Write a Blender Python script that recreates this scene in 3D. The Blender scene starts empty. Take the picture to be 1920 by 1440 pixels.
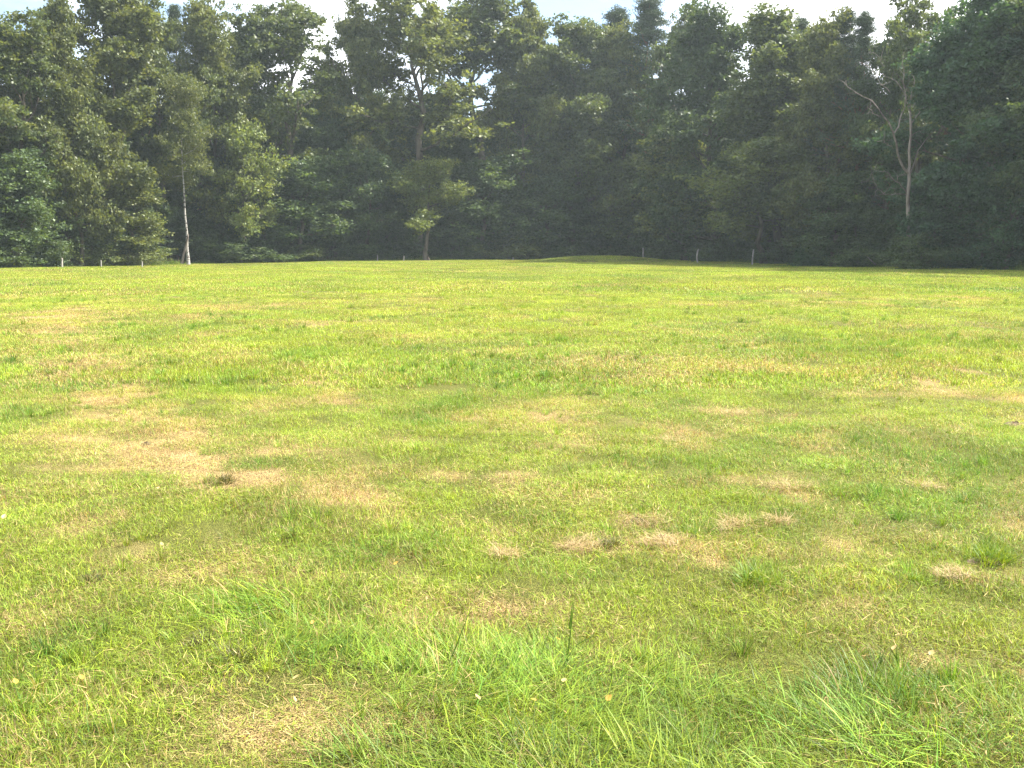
import bpy, math, random
import numpy as np

SC = bpy.context.scene
COL = SC.collection
R = math.radians

# ------------------------------------------------------------------ camera, sky, sun, exposure
F = 1805.0                 # focal length in photo pixels (1920 wide)
CAM_H = 1.6
PITCH = R(8.1)
cam_d = bpy.data.cameras.new('camera')
cam_d.sensor_width = 36.0
cam_d.lens = F / 1920 * 36
cam_d.clip_start = 0.05
cam_d.clip_end = 5000
cam = bpy.data.objects.new('camera', cam_d)
COL.objects.link(cam)
cam.location = (0, 0, CAM_H)
cam.rotation_euler = (math.pi / 2 - PITCH, 0, 0)
SC.camera = cam

SUN_EL, SUN_AZ = R(53), R(70)      # azimuth measured from +Y towards +X
world = bpy.data.worlds.new('World')
SC.world = world
world.use_nodes = True
wn, wl = world.node_tree.nodes, world.node_tree.links
wn.clear()
wo = wn.new('ShaderNodeOutputWorld')
bg = wn.new('ShaderNodeBackground')
bg.inputs['Strength'].default_value = 0.08
sky = wn.new('ShaderNodeTexSky')
sky.sky_type = 'NISHITA'
sky.sun_disc = False
sky.sun_elevation = SUN_EL
sky.sun_rotation = SUN_AZ
sky.air_density = 1.0
sky.dust_density = 1.5
tc = wn.new('ShaderNodeTexCoord')
mp = wn.new('ShaderNodeMapping')
mp.inputs['Scale'].default_value = (1.0, 1.0, 2.6)
mp.inputs['Location'].default_value = (0.3106, -1.025, 3.9404)
nz = wn.new('ShaderNodeTexNoise')
nz.inputs['Scale'].default_value = 2.3
nz.inputs['Detail'].default_value = 9
nz.inputs['Roughness'].default_value = 0.52
cr = wn.new('ShaderNodeMapRange')
cr.interpolation_type = 'SMOOTHSTEP'
cr.inputs['From Min'].default_value = 0.40
cr.inputs['From Max'].default_value = 0.56
mx = wn.new('ShaderNodeMix')
mx.data_type = 'RGBA'
mx.inputs['B'].default_value = (9.0, 9.2, 9.6, 1)
wl.new(tc.outputs['Generated'], mp.inputs['Vector'])
wl.new(mp.outputs['Vector'], nz.inputs['Vector'])
wl.new(nz.outputs['Fac'], cr.inputs['Value'])
wl.new(cr.outputs['Result'], mx.inputs['Factor'])
wl.new(sky.outputs['Color'], mx.inputs['A'])
wl.new(mx.outputs['Result'], bg.inputs['Color'])
wl.new(bg.outputs['Background'], wo.inputs['Surface'])

sun_d = bpy.data.lights.new('sun', 'SUN')
sun_d.energy = 5.0
sun_d.angle = R(0.6)
sun_d.color = (1.0, 0.955, 0.87)
sun = bpy.data.objects.new('sun', sun_d)
COL.objects.link(sun)
sun.rotation_euler = (math.pi / 2 - SUN_EL, 0, math.pi - SUN_AZ)
sun.location = (40, 40, 60)

SC.view_settings.view_transform = 'Standard'
SC.view_settings.look = 'None'
SC.view_settings.gamma = 1.0
SC.view_settings.exposure = 1.92
SC.cycles.use_denoising = True
SC.cycles.denoising_prefilter = 'NONE'
SC.cycles.max_bounces = 8
SC.cycles.diffuse_bounces = 3
SC.cycles.transmission_bounces = 3
SC.cycles.volume_bounces = 0

# ------------------------------------------------------------------ helpers
CP, SP = math.cos(PITCH), math.sin(PITCH)

def ray(px, py):
    """direction of a photo pixel in world space, scaled so that y = 1"""
    a, b = (px - 960) / F, (720 - py) / F
    d = (a, CP + b * SP, -SP + b * CP)
    return d[0] / d[1], d[2] / d[1]

def on_ground(px, py, z=0.0):
    ax, az = ray(px, py)
    y = (z - CAM_H) / az
    return ax * y, y

def at_dist(px, py, y):
    ax, az = ray(px, py)
    return ax * y, y, CAM_H + az * y

def _hash(ix, iy, seed):
    n = (ix * 374761393 + iy * 668265263 + seed * 974711) & 0x7fffffff
    n = ((n ^ (n >> 13)) * 1274126177) & 0x7fffffff
    n = ((n ^ (n >> 16)) * 1103515245 + 12345) & 0x7fffffff
    return (n & 0xffff) / 65535.0

def vnoise(x, y, seed=0):
    x = np.asarray(x, float); y = np.asarray(y, float)
    ix, iy = np.floor(x).astype(np.int64), np.floor(y).astype(np.int64)
    fx, fy = x - ix, y - iy
    fx, fy = fx * fx * (3 - 2 * fx), fy * fy * (3 - 2 * fy)
    a, b = _hash(ix, iy, seed), _hash(ix + 1, iy, seed)
    c, d = _hash(ix, iy + 1, seed), _hash(ix + 1, iy + 1, seed)
    return (a * (1 - fx) + b * fx) * (1 - fy) + (c * (1 - fx) + d * fx) * fy

def fbm(x, y, seed=0, octv=4):
    s, a, t = 0, 0.5, 0
    for o in range(octv):
        s = s + a * vnoise(x * 2 ** o, y * 2 ** o, seed + o * 17)
        t += a; a *= 0.5
    return s / t

# the foot of the wood, read off the photograph: pixel column, pixel row
EDGE_PX = [(-900, 512), (-400, 508), (0, 504), (340, 494.5), (700, 489.8), (1000, 488), (1140, 487), (1210, 487.8), (1310, 491), (1410, 493), (1600, 499.5), (1920, 511), (2400, 525), (2900, 540)]
_ea, _ed = [], []
for _px, _py in EDGE_PX:
    gx, gy = on_ground(_px, _py)
    _ea.append((_px - 960) / F); _ed.append(gy)
def edge_y(x, y):
    a = np.asarray(x, float) / np.maximum(np.asarray(y, float), 0.5)
    return np.interp(a, _ea, _ed)
def edge_px(px):
    return float(np.interp((px - 960) / F, _ea, _ed))

MOUND = (on_ground(1120, 489)[0], 108.0)
def ground_z(x, y):
    x = np.asarray(x, float); y = np.asarray(y, float)
    r = np.hypot(x, y)
    w = np.clip((r - 2) / 30, 0, 1)
    z = (fbm(x / 26 + 3.1, y / 26 + 7.7, 5, 2) - 0.5) * 0.34 * w
    z = z + (fbm(x / 3.3, y / 3.3, 11, 3) - 0.5) * 0.09
    z = z + (fbm(x / 0.5, y / 0.5, 23, 2) - 0.5) * 0.065 * np.clip(1.6 - r / 12, .15, 1)
    z = z + 0.62 * np.exp(-(((x - MOUND[0]) / 6.5) ** 2 + ((y - MOUND[1]) / 4.0) ** 2) ** 1.4)
    return z

# worn and dry spots in the meadow, read off the photograph: centre, half width, half height (pixels), amount
DRY = [(110, 600, 40, 14, .5), (105, 640, 45, 24, .75), (150, 670, 60, 22, .8), (180, 705, 60, 20, .8), (225, 745, 65, 20, .85), (275, 780, 60, 18, .7), (160, 740, 50, 30, .5),
       (385, 628, 40, 14, .7), (350, 600, 50, 8, .5), (190, 596, 40, 6, .7), (450, 660, 60, 12, .55), (520, 682, 45, 12, .7), (590, 705, 40, 10, .65), (635, 735, 40, 9, .6),
       (480, 573, 130, 5, .6), (420, 578, 60, 4, .8), (560, 548, 70, 4, .5), (640, 603, 90, 7, .5), (560, 610, 60, 10, .5), (830, 567, 60, 4, .5), (780, 630, 110, 14, .45), (690, 560, 60, 4, .5),
       (990, 655, 40, 6, .75), (1060, 662, 50, 7, .8), (1115, 676, 40, 6, .65), (1310, 575, 75, 5, .7), (1320, 625, 70, 12, .6), (1370, 690, 160, 16, .6), (1560, 575, 90, 5, .5), (1240, 610, 60, 7, .5),
       (1640, 692, 90, 10, .65), (1730, 612, 90, 6, .65), (1830, 606, 40, 4, .6), (1840, 565, 60, 4, .5), (1810, 690, 60, 8, .4), (1850, 740, 90, 12, .4),
       (1375, 772, 40, 9, .75), (1500, 775, 50, 12, .5), (1560, 800, 60, 10, .45), (1905, 790, 28, 9, .9), (1250, 822, 35, 6, .9), (780, 792, 24, 6, .8), (890, 800, 50, 8, .5), (1000, 778, 110, 14, .5), (1120, 800, 50, 10, .4),
       (340, 850, 80, 18, .55), (270, 828, 40, 12, .5), (130, 830, 70, 14, .6), (420, 885, 90, 24, .75), (460, 850, 60, 14, .6), (550, 870, 90, 24, .5), (30, 925, 40, 30, .6), (90, 930, 40, 20, .55), (640, 890, 80, 18, .45), (660, 930, 60, 25, .5),
       (700, 880, 60, 12, .55), (840, 890, 60, 12, .6), (1010, 890, 60, 14, .6), (1100, 920, 70, 14, .5), (1480, 912, 60, 14, .95), (1380, 900, 50, 20, .6), (1740, 905, 55, 11, .85), (1640, 900, 40, 12, .5), (1700, 850, 50, 15, .3),
       (540, 940, 60, 16, .5), (230, 960, 50, 12, .5), (130, 1045, 90, 22, .5), (230, 1010, 60, 14, .4), (360, 1065, 60, 22, .7), (600, 1080, 110, 26, .75), (500, 1060, 60, 14, .5),
       (820, 1120, 170, 36, .7), (700, 1040, 80, 20, .4), (1080, 1128, 70, 28, .75), (945, 1030, 32, 14, 1.0), (900, 990, 60, 14, .5), (1080, 1018, 50, 12, .95), (1210, 978, 60, 13, .9), (1150, 1010, 60, 14, .7), (1240, 1015, 60, 14, .8),
       (1300, 1040, 50, 20, .7), (1380, 990, 45, 14, .9), (1455, 985, 35, 12, .8), (1580, 985, 60, 20, .6), (1620, 1005, 60, 14, .6), (1720, 1020, 90, 20, .65), (1600, 1075, 80, 16, .6), (1800, 1080, 60, 12, .8), (1480, 1030, 50, 14, .5), (1670, 1090, 60, 14, .6),
       (1850, 1180, 90, 50, .6), (1600, 1120, 90, 20, .5), (1660, 1200, 120, 30, .5), (1880, 1260, 60, 60, .55), (1350, 1150, 80, 20, .4), (1300, 1100, 60, 15, .4), (1150, 1170, 70, 16, .5),
       (480, 1330, 230, 60, .62), (330, 1290, 120, 40, .55), (150, 1270, 90, 40, .55), (700, 1345, 120, 40, .55), (160, 1190, 120, 40, .35), (250, 1130, 110, 24, .35), (60, 1150, 60, 30, .3), (300, 1420, 300, 50, .5), (1080, 1200, 50, 20, .3)]
# deep green places: lush, longer grass
LUSH = [(40, 760, 60, 60, .9), (20, 680, 50, 40, .6), (330, 720, 60, 22, .8), (430, 710, 90, 22, .9), (560, 670, 60, 16, .7), (420, 600, 60, 8, .4), (130, 565, 100, 6, .5), (760, 690, 200, 22, .5), (870, 745, 90, 22, .8), (1050, 730, 150, 26, .6), (1190, 730, 90, 22, .6), (840, 770, 50, 22, .9),
        (1680, 660, 120, 16, .7), (1680, 830, 90, 32, .9), (1800, 840, 90, 40, .7), (1760, 640, 140, 14, .6), (1320, 760, 60, 22, .5), (1640, 708, 60, 7, .9), (1480, 640, 60, 9, .5), (1440, 710, 90, 8, .6), (1530, 740, 60, 12, .5), (290, 800, 40, 12, .7), (1200, 520, 500, 8, .4), (1780, 540, 150, 10, .6),
        (730, 1000, 60, 30, .6), (560, 950, 60, 40, .6), (680, 1010, 90, 30, .6), (870, 990, 25, 18, .8), (1010, 970, 40, 14, .8), (600, 1040, 30, 22, .8), (1300, 985, 40, 18, .9), (1460, 960, 60, 14, .7), (1430, 1070, 60, 40, 1.0), (1700, 970, 50, 14, .6), (1850, 1030, 50, 16, 1.0), (1870, 1120, 40, 30, .9), (1710, 1070, 40, 16, .9), (1330, 1090, 60, 30, .5), (1180, 1060, 90, 30, .5),
        (90, 1130, 60, 30, .6), (50, 1230, 60, 60, .9), (240, 1190, 40, 24, .5), (60, 1330, 70, 40, .8), (230, 1290, 40, 40, .6), (1550, 1250, 110, 40, .7), (1700, 1290, 100, 40, .9), (1250, 1210, 80, 40, .6), (1450, 1330, 300, 50, .6), (1840, 1340, 90, 50, .5), (650, 850, 140, 20, .4), (1150, 860, 90, 20, .4), (1270, 850, 50, 25, .6), (1640, 930, 80, 14, .6), (1800, 950, 120, 30, .5)]
# long flattened grass
LODGED = [(430, 1130, 90, 26, .9), (520, 1170, 120, 36, 1.0), (620, 1200, 130, 36, 1.0), (720, 1240, 120, 40, 1.0), (850, 1250, 160, 46, 1.0), (980, 1290, 170, 46, 1.0), (1100, 1330, 170, 40, 1.0), (1250, 1320, 150, 46, .9), (1380, 1290, 110, 36, .8), (1400, 1340, 180, 30, .9), (1500, 1310, 90, 24, .6), (740, 1180, 110, 24, .6), (1150, 1250, 70, 24, .5), (1100, 1420, 800, 50, .7), (1600, 1330, 170, 36, .7), (1760, 1345, 120, 30, .5), (1180, 1300, 120, 30, .8), (700, 1290, 90, 24, .6)]

def to_world(spots):
    out = []
    for px, py, rx, ry, s in spots:
        x, y = on_ground(px, py)
        y0, y1 = on_ground(px, py + ry)[1], on_ground(px, py - ry)[1]
        out.append((x, y, rx / F * y * 1.02, max((y1 - y0) / 2, 0.05), s))
    return out
SWATH = [(98, 582, 28, 8), (100, 612, 42, 12), (125, 650, 56, 17), (160, 690, 66, 19), (215, 735, 76, 21), (270, 775, 82, 21), (320, 815, 74, 20), (365, 855, 84, 22), (430, 887, 92, 24), (540, 912, 80, 20), (660, 935, 70, 18)]
TRACK = []
for _a, _b in zip(SWATH[:-1], SWATH[1:]):
    for _k in range(4):
        TRACK.append(tuple(_a[q] + (_b[q] - _a[q]) * _k / 4 for q in range(4)) + (1.05,))
DRYW, LUSHW, LODW, TRACKW = to_world(DRY), to_world(LUSH), to_world(LODGED), to_world(TRACK)

def spots(x, y, ls, jit=2.8):
    jx = (fbm(x / 0.9 + 9, y / 0.9, 41, 3) - .5)
    jy = (fbm(x / 0.9, y / 0.9 + 5, 43, 3) - .5)
    m = np.zeros_like(x)
    for cx, cy, rx, ry, s in ls:
        d = ((x - cx) / rx + jx * jit) ** 2 + ((y - cy) / ry + jy * jit) ** 2
        m = np.maximum(m, s * np.exp(-d * 0.8))
    return m

def masks(x, y):
    x = np.asarray(x, float); y = np.asarray(y, float)
    lush, lod = spots(x, y, LUSHW), spots(x, y, LODW)
    base = fbm((x * .94 + y * .34) / 6.5 + 13, (y * .94 - x * .34) / 1.9 + 4, 71, 4)
    fine = fbm(x / 0.5 + 3, y / 0.5 + 14, 91, 3)
    dry = 0.17 + 0.6 * (base - .5) + 1.1 * (fine - .5)
    dry = np.maximum(dry, 0.05) * (1 - .75 * np.maximum(lush, lod)) + np.maximum(spots(x, y, DRYW), spots(x, y, TRACKW, 1.6)) * np.clip(-.4 + 1.8 * fbm(x / .3 + 8, y / .3 + 1, 93, 3), .1, .8)
    near = np.clip((7.5 - y) / 4.5, 0, 1)
    hue = 0.26 + .16 * near + 0.9 * (fbm(x / 3.7 + 50, y / 3.7, 7, 4) - .5) + .5 * lush + .40 * lod
    return np.clip(dry, .04, .97), np.clip(hue, 0, 1), lush, lod

def new_mat(name):
    m = bpy.data.materials.new(name)
    m.use_nodes = True
    nt = m.node_tree
    nt.nodes.clear()
    return m, nt.nodes, nt.links

def N(nodes, typ, **kw):
    n = nodes.new(typ)
    for k, v in kw.items():
        setattr(n, k, v)
    return n

def mixc(nodes, links, fac, a, b, blend='MIX'):
    m = N(nodes, 'ShaderNodeMix', data_type='RGBA', blend_type=blend)
    for sock, v in (('Factor', fac), ('A', a), ('B', b)):
        if isinstance(v, (int, float)):
            m.inputs[sock].default_value = v
        elif isinstance(v, tuple):
            m.inputs[sock].default_value = (*v, 1)
        else:
            links.new(v, m.inputs[sock])
    return m.outputs['Result']

def math_(nodes, links, op, a, b=None, c=None, clamp=False):
    m = N(nodes, 'ShaderNodeMath', operation=op, use_clamp=clamp)
    for i, v in enumerate((a, b, c)):
        if v is None:
            continue
        if isinstance(v, (int, float)):
            m.inputs[i].default_value = v
        else:
            links.new(v, m.inputs[i])
    return m.outputs[0]

def maprange(nodes, links, v, a, b, c=0.0, d=1.0, smooth=True):
    m = N(nodes, 'ShaderNodeMapRange', interpolation_type='SMOOTHSTEP' if smooth else 'LINEAR')
    links.new(v, m.inputs['Value'])
    m.inputs['From Min'].default_value = a; m.inputs['From Max'].default_value = b
    m.inputs['To Min'].default_value = c; m.inputs['To Max'].default_value = d
    return m.outputs['Result']

def leafy_shader(nodes, links, color, transl, rough=0.55, spec=0.25, tint=(1.15, 1.05, .5)):
    p = N(nodes, 'ShaderNodeBsdfPrincipled')
    links.new(color, p.inputs['Base Color'])
    p.inputs['Roughness'].default_value = rough
    p.inputs['Specular IOR Level'].default_value = spec
    t = N(nodes, 'ShaderNodeBsdfTranslucent')
    links.new(mixc(nodes, links, 1.0, color, tint, 'MULTIPLY'), t.inputs['Color'])
    mxs = N(nodes, 'ShaderNodeMixShader')
    mxs.inputs[0].default_value = transl
    links.new(p.outputs[0], mxs.inputs[1]); links.new(t.outputs[0], mxs.inputs[2])
    out = N(nodes, 'ShaderNodeOutputMaterial')
    links.new(mxs.outputs[0], out.inputs['Surface'])

def grass_material(attr_type):
    m, n, l = new_mat('meadow_grass')
    geo = N(n, 'ShaderNodeNewGeometry')
    rnd = geo.outputs['Random Per Island']
    dry = N(n, 'ShaderNodeAttribute', attribute_type=attr_type, attribute_name='dry').outputs['Fac']
    hue = N(n, 'ShaderNodeAttribute', attribute_type=attr_type, attribute_name='hue').outputs['Fac']
    r2 = math_(n, l, 'FRACT', math_(n, l, 'MULTIPLY', rnd, 37.31))
    r3 = math_(n, l, 'FRACT', math_(n, l, 'MULTIPLY', rnd, 113.7))
    isdry = maprange(n, l, math_(n, l, 'SUBTRACT', dry, r2), -0.06, 0.06)
    h2 = math_(n, l, 'ADD', hue, math_(n, l, 'MULTIPLY', math_(n, l, 'SUBTRACT', r3, 0.5), 0.55), clamp=True)
    green = mixc(n, l, h2, (0.295, 0.355, 0.030), (0.095, 0.215, 0.027))
    straw = mixc(n, l, r3, (0.52, 0.40, 0.19), (0.34, 0.22, 0.08))
    r4 = math_(n, l, 'FRACT', math_(n, l, 'MULTIPLY', rnd, 71.9))
    straw = mixc(n, l, maprange(n, l, r4, .80, .84), straw, (0.085, 0.05, 0.022))
    c = mixc(n, l, isdry, green, straw)
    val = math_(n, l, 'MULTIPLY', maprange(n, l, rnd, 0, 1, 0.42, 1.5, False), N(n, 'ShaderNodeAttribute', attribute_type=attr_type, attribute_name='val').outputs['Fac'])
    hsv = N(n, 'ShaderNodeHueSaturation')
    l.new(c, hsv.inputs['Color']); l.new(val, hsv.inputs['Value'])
    leafy_shader(n, l, hsv.outputs['Color'], 0.30, 0.5, 0.22)
    return m

def ground_material():
    m, n, l = new_mat('meadow_ground')
    dry = N(n, 'ShaderNodeAttribute', attribute_type='GEOMETRY', attribute_name='dry').outputs['Fac']
    wood = N(n, 'ShaderNodeAttribute', attribute_type='GEOMETRY', attribute_name='wood').outputs['Fac']
    geo = N(n, 'ShaderNodeNewGeometry')
    def noise(scale, det=6):
        t = N(n, 'ShaderNodeTexNoise')
        t.inputs['Scale'].default_value = scale; t.inputs['Detail'].default_value = det
        l.new(geo.outputs['Position'], t.inputs['Vector'])
        return t.outputs['Fac']
    n1, n2, n3 = noise(45), noise(3.0), noise(160, 4)
    green = mixc(n, l, n1, (0.04, 0.05, 0.009), (0.14, 0.14, 0.03))
    soil = mixc(n, l, maprange(n, l, n3, .3, .7), (0.08, 0.05, 0.022), (0.36, 0.26, 0.11))
    f = maprange(n, l, math_(n, l, 'ADD', dry, math_(n, l, 'MULTIPLY', math_(n, l, 'SUBTRACT', n2, .5), .5)), 0.2, 0.8)
    c = mixc(n, l, f, green, soil)
    c = mixc(n, l, 1.0, c, mixc(n, l, maprange(n, l, n3, .35, .65), (.35, .35, .35), (1.5, 1.5, 1.5)), 'MULTIPLY')
    floor = mixc(n, l, n1, (0.035, 0.028, 0.016), (0.075, 0.055, 0.03))
    c = mixc(n, l, wood, c, floor)
    p = N(n, 'ShaderNodeBsdfPrincipled')
    l.new(c, p.inputs['Base Color'])
    p.inputs['Roughness'].default_value = 0.95
    p.inputs['Specular IOR Level'].default_value = 0.1
    b = N(n, 'ShaderNodeBump')
    b.inputs['Strength'].default_value = 0.7; b.inputs['Distance'].default_value = 0.03
    l.new(n3, b.inputs['Height']); l.new(b.outputs[0], p.inputs['Normal'])
    o = N(n, 'ShaderNodeOutputMaterial')
    l.new(p.outputs[0], o.inputs['Surface'])
    return m

def leaf_material(name, transl=0.35, spread=0.35):
    m, n, l = new_mat(name)
    oi = N(n, 'ShaderNodeObjectInfo')
    geo = N(n, 'ShaderNodeNewGeometry')
    rnd = geo.outputs['Random Per Island']
    nt = N(n, 'ShaderNodeTexNoise')
    nt.inputs['Scale'].default_value = 0.55; nt.inputs['Detail'].default_value = 3
    l.new(geo.outputs['Position'], nt.inputs['Vector'])
    c = mixc(n, l, maprange(n, l, nt.outputs['Fac'], .35, .65, 0, spread), oi.outputs['Color'], mixc(n, l, 1.0, oi.outputs['Color'], (1.4, 1.25, .8), 'MULTIPLY'))
    hsv = N(n, 'ShaderNodeHueSaturation')
    l.new(c, hsv.inputs['Color'])
    l.new(maprange(n, l, rnd, 0, 1, .65, 1.4, False), hsv.inputs['Value'])
    l.new(maprange(n, l, math_(n, l, 'FRACT', math_(n, l, 'MULTIPLY', rnd, 57.3)), 0, 1, .485, .515, False), hsv.inputs['Hue'])
    leafy_shader(n, l, hsv.outputs['Color'], transl, 0.5, 0.3, (1.2, 1.15, .5))
    return m

def bark_material(name, a, b, scale=3.0, zstretch=.25, birch=False):
    m, n, l = new_mat(name)
    tcn = N(n, 'ShaderNodeTexCoord')
    mpn = N(n, 'ShaderNodeMapping')
    mpn.inputs['Scale'].default_value = (1, 1, 2.2 if birch else zstretch)
    l.new(tcn.outputs['Object'], mpn.inputs['Vector'])
    t = N(n, 'ShaderNodeTexNoise')
    t.inputs['Scale'].default_value = scale; t.inputs['Detail'].default_value = 7
    l.new(mpn.outputs[0], t.inputs['Vector'])
    f = maprange(n, l, t.outputs['Fac'], .54 if birch else .35, .60 if birch else .65)
    c = mixc(n, l, f, a, b)
    p = N(n, 'ShaderNodeBsdfPrincipled')
    l.new(c, p.inputs['Base Color'])
    p.inputs['Roughness'].default_value = 0.9
    p.inputs['Specular IOR Level'].default_value = 0.15
    bp = N(n, 'ShaderNodeBump')
    bp.inputs['Strength'].default_value = .6; bp.inputs['Distance'].default_value = .04
    l.new(t.outputs['Fac'], bp.inputs['Height']); l.new(bp.outputs[0], p.inputs['Normal'])
    o = N(n, 'ShaderNodeOutputMaterial')
    l.new(p.outputs[0], o.inputs['Surface'])
    return m

M_GRASS = grass_material('INSTANCER')
M_GROUND = ground_material()
M_LEAF = leaf_material('broad_leaves', .4, .6)
M_NEEDLE = leaf_material('pine_needles', .15, .2)
M_OAKBARK = bark_material('oak_bark', (.06, .048, .036), (.14, .115, .09))
M_PINEBARK = bark_material('pine_bark', (.10, .06, .04), (.24, .13, .075))
M_BIRCH = bark_material('birch_bark', (.34, .32, .29), (.06, .05, .045), 3.2, birch=True)
M_DEAD = bark_material('dead_wood', (.11, .09, .075), (.24, .205, .18), 4.0)
M_POST = bark_material('weathered_post', (.24, .22, .19), (.42, .39, .35), 9.0)

def mesh_from(name, V, Fc, mat, smooth=False):
    me = bpy.data.meshes.new(name)
    V = np.asarray(V, np.float32)
    if isinstance(Fc, np.ndarray):
        k = Fc.shape[1]
        me.vertices.add(len(V)); me.vertices.foreach_set('co', V.ravel())
        me.loops.add(Fc.size); me.loops.foreach_set('vertex_index', Fc.astype(np.int32).ravel())
        me.polygons.add(len(Fc))
        me.polygons.foreach_set('loop_start', np.arange(0, Fc.size, k, dtype=np.int32))
        me.polygons.foreach_set('loop_total', np.full(len(Fc), k, np.int32))
        me.update(calc_edges=True)
    else:
        me.from_pydata([tuple(map(float, v)) for v in V], [], Fc)
        me.update()
    me.materials.append(mat)
    if smooth:
        me.polygons.foreach_set('use_smooth', np.ones(len(me.polygons), bool))
    return me

def link(name, me, parent=None):
    o = bpy.data.objects.new(name, me)
    COL.objects.link(o)
    o.parent = parent
    return o

def tag(o, label, cat, group=None):
    o['label'] = label; o['category'] = cat
    if group: o['group'] = group
    return o

def float_attr(me, name, vals):
    a = me.attributes.new(name, 'FLOAT', 'POINT')
    a.data.foreach_set('value', np.asarray(vals, np.float32))

# ------------------------------------------------------------------ ground
SURF = {}
def surf_z(x, y):
    """height of the built ground sheet, as its faces lie"""
    x = np.asarray(x, float); y = np.asarray(y, float)
    Rr, An, Zg = SURF['r'], SURF['ang'], SURF['Z']
    fi = np.clip(np.interp(np.log(np.maximum(np.hypot(x, y), .5)), np.log(Rr), np.arange(len(Rr))), 0, len(Rr) - 1.001)
    fj = np.clip(np.interp(np.arctan2(x, y), An, np.arange(len(An))), 0, len(An) - 1.001)
    i, j = fi.astype(int), fj.astype(int)
    a, b = fi - i, fj - j
    return (Zg[i, j] * (1 - b) + Zg[i, j + 1] * b) * (1 - a) + (Zg[i + 1, j] * (1 - b) + Zg[i + 1, j + 1] * b) * a

def build_ground():
    nr, na = 400, 640
    r = np.concatenate([[0.0], 0.5 * (1500 / 0.5) ** (np.arange(nr) / (nr - 1))])
    # finer steps in front of the camera, coarser behind it
    u = np.linspace(-1, 1, na, endpoint=False)
    ang = np.pi * (0.28 * u + 0.72 * u ** 3)
    A, RR = np.meshgrid(ang, r[1:], indexing='xy')
    x, y = (RR * np.sin(A)).ravel(), (RR * np.cos(A)).ravel()
    x = np.concatenate([[0], x]); y = np.concatenate([[0], y])
    z = ground_z(x, y)
    SURF.update(r=r[1:], ang=ang, Z=z[1:].reshape(nr, na))
    V = np.stack([x, y, z], 1)
    i, j = np.meshgrid(np.arange(nr - 1), np.arange(na), indexing='ij')
    j2 = (j + 1) % na
    q = np.stack([1 + i * na + j, 1 + (i + 1) * na + j, 1 + (i + 1) * na + j2, 1 + i * na + j2], -1).reshape(-1, 4)[:, ::-1]
    faces = np.concatenate([q, [[0, 0, 0, 0]]])[:-1]
    me = mesh_from('ground', V, faces, M_GROUND, True)
    dry, hue, lush, lod = masks(x, y)
    float_attr(me, 'dry', dry)
    ey = edge_y(x, np.maximum(y, 1))
    wood = np.where(y > 1, np.clip((y - ey + 1.0) / 4.0, 0, 1), 0)
    float_attr(me, 'wood', wood)
    o = link('ground', me)
    o['kind'] = 'structure'
build_ground()

# ------------------------------------------------------------------ meadow grass
def blades(rng, n, radius, h, w, lean, curl, segs, wind=None, flat=0.0, root_r=None):
    """n tapered grass blades rooted in a disc; returns vertices and triangles"""
    ang = rng.uniform(0, 2 * np.pi, n)
    rr = radius * np.sqrt(rng.uniform(0, 1, n))
    bx, by = rr * np.cos(ang), rr * np.sin(ang)
    L = rng.uniform(h[0], h[1], n)
    W = rng.uniform(w[0], w[1], n)
    az = rng.uniform(0, 2 * np.pi, n) if wind is None else rng.normal(wind, 0.95, n)
    if root_r is not None:      # a tuft: blades lean out of the middle, longest there
        az = ang + rng.normal(0, .6, n)
        g = np.minimum(np.abs(rng.normal(0, .5, n)), 1.1) * radius
        bx, by = g * np.cos(ang) * root_r * 1.4, g * np.sin(ang) * root_r * 1.4
        L = L * (.45 + .55 * np.exp(-(g / radius) ** 2 * 2))
    th = np.abs(rng.normal(lean, lean * .5, n))
    fl = rng.uniform(0, 1, n) < flat
    th = np.where(fl, rng.uniform(1.25, 1.5, n), th)
    k = np.where(fl, 0.1, rng.uniform(.3, 1.2, n) * curl)
    side = az + np.pi / 2 + rng.normal(0, .5, n)
    sx, sy = np.cos(side), np.sin(side)
    p = np.stack([bx, by, np.where(fl, rng.uniform(.004, .03, n), -.01)], 1)
    lv, step = [], L / segs
    for s in range(segs + 1):
        t = s / segs
        ww = W * (1 - t ** 1.6) * .5
        if s < segs:
            lv.append(p + np.stack([sx * ww, sy * ww, 0 * ww], 1))
            lv.append(p - np.stack([sx * ww, sy * ww, 0 * ww], 1))
            a = np.minimum(th + k * t, 2.0)
            p = p + np.stack([np.cos(az) * np.sin(a) * step, np.sin(az) * np.sin(a) * step, np.cos(a) * step], 1)
        else:
            lv.append(p)
    m = len(lv)
    V = np.stack(lv, 1).reshape(-1, 3)
    V[:, 2] = np.maximum(V[:, 2], -.012)
    base = (np.arange(n) * m)[:, None]
    T = []
    for s in range(segs - 1):
        a = 2 * s
        T += [[a, a + 1, a + 3], [a, a + 3, a + 2]]
    T.append([2 * (segs - 1), 2 * (segs - 1) + 1, m - 1])
    Fc = (base[:, :, None] + np.array(T)[None]).reshape(-1, 3)
    return V, Fc

def join(parts):
    V, Fc, o = [], [], 0
    for v, f in parts:
        V.append(v); Fc.append(f + o); o += len(v)
    return np.concatenate(V), np.concatenate(Fc)

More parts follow.
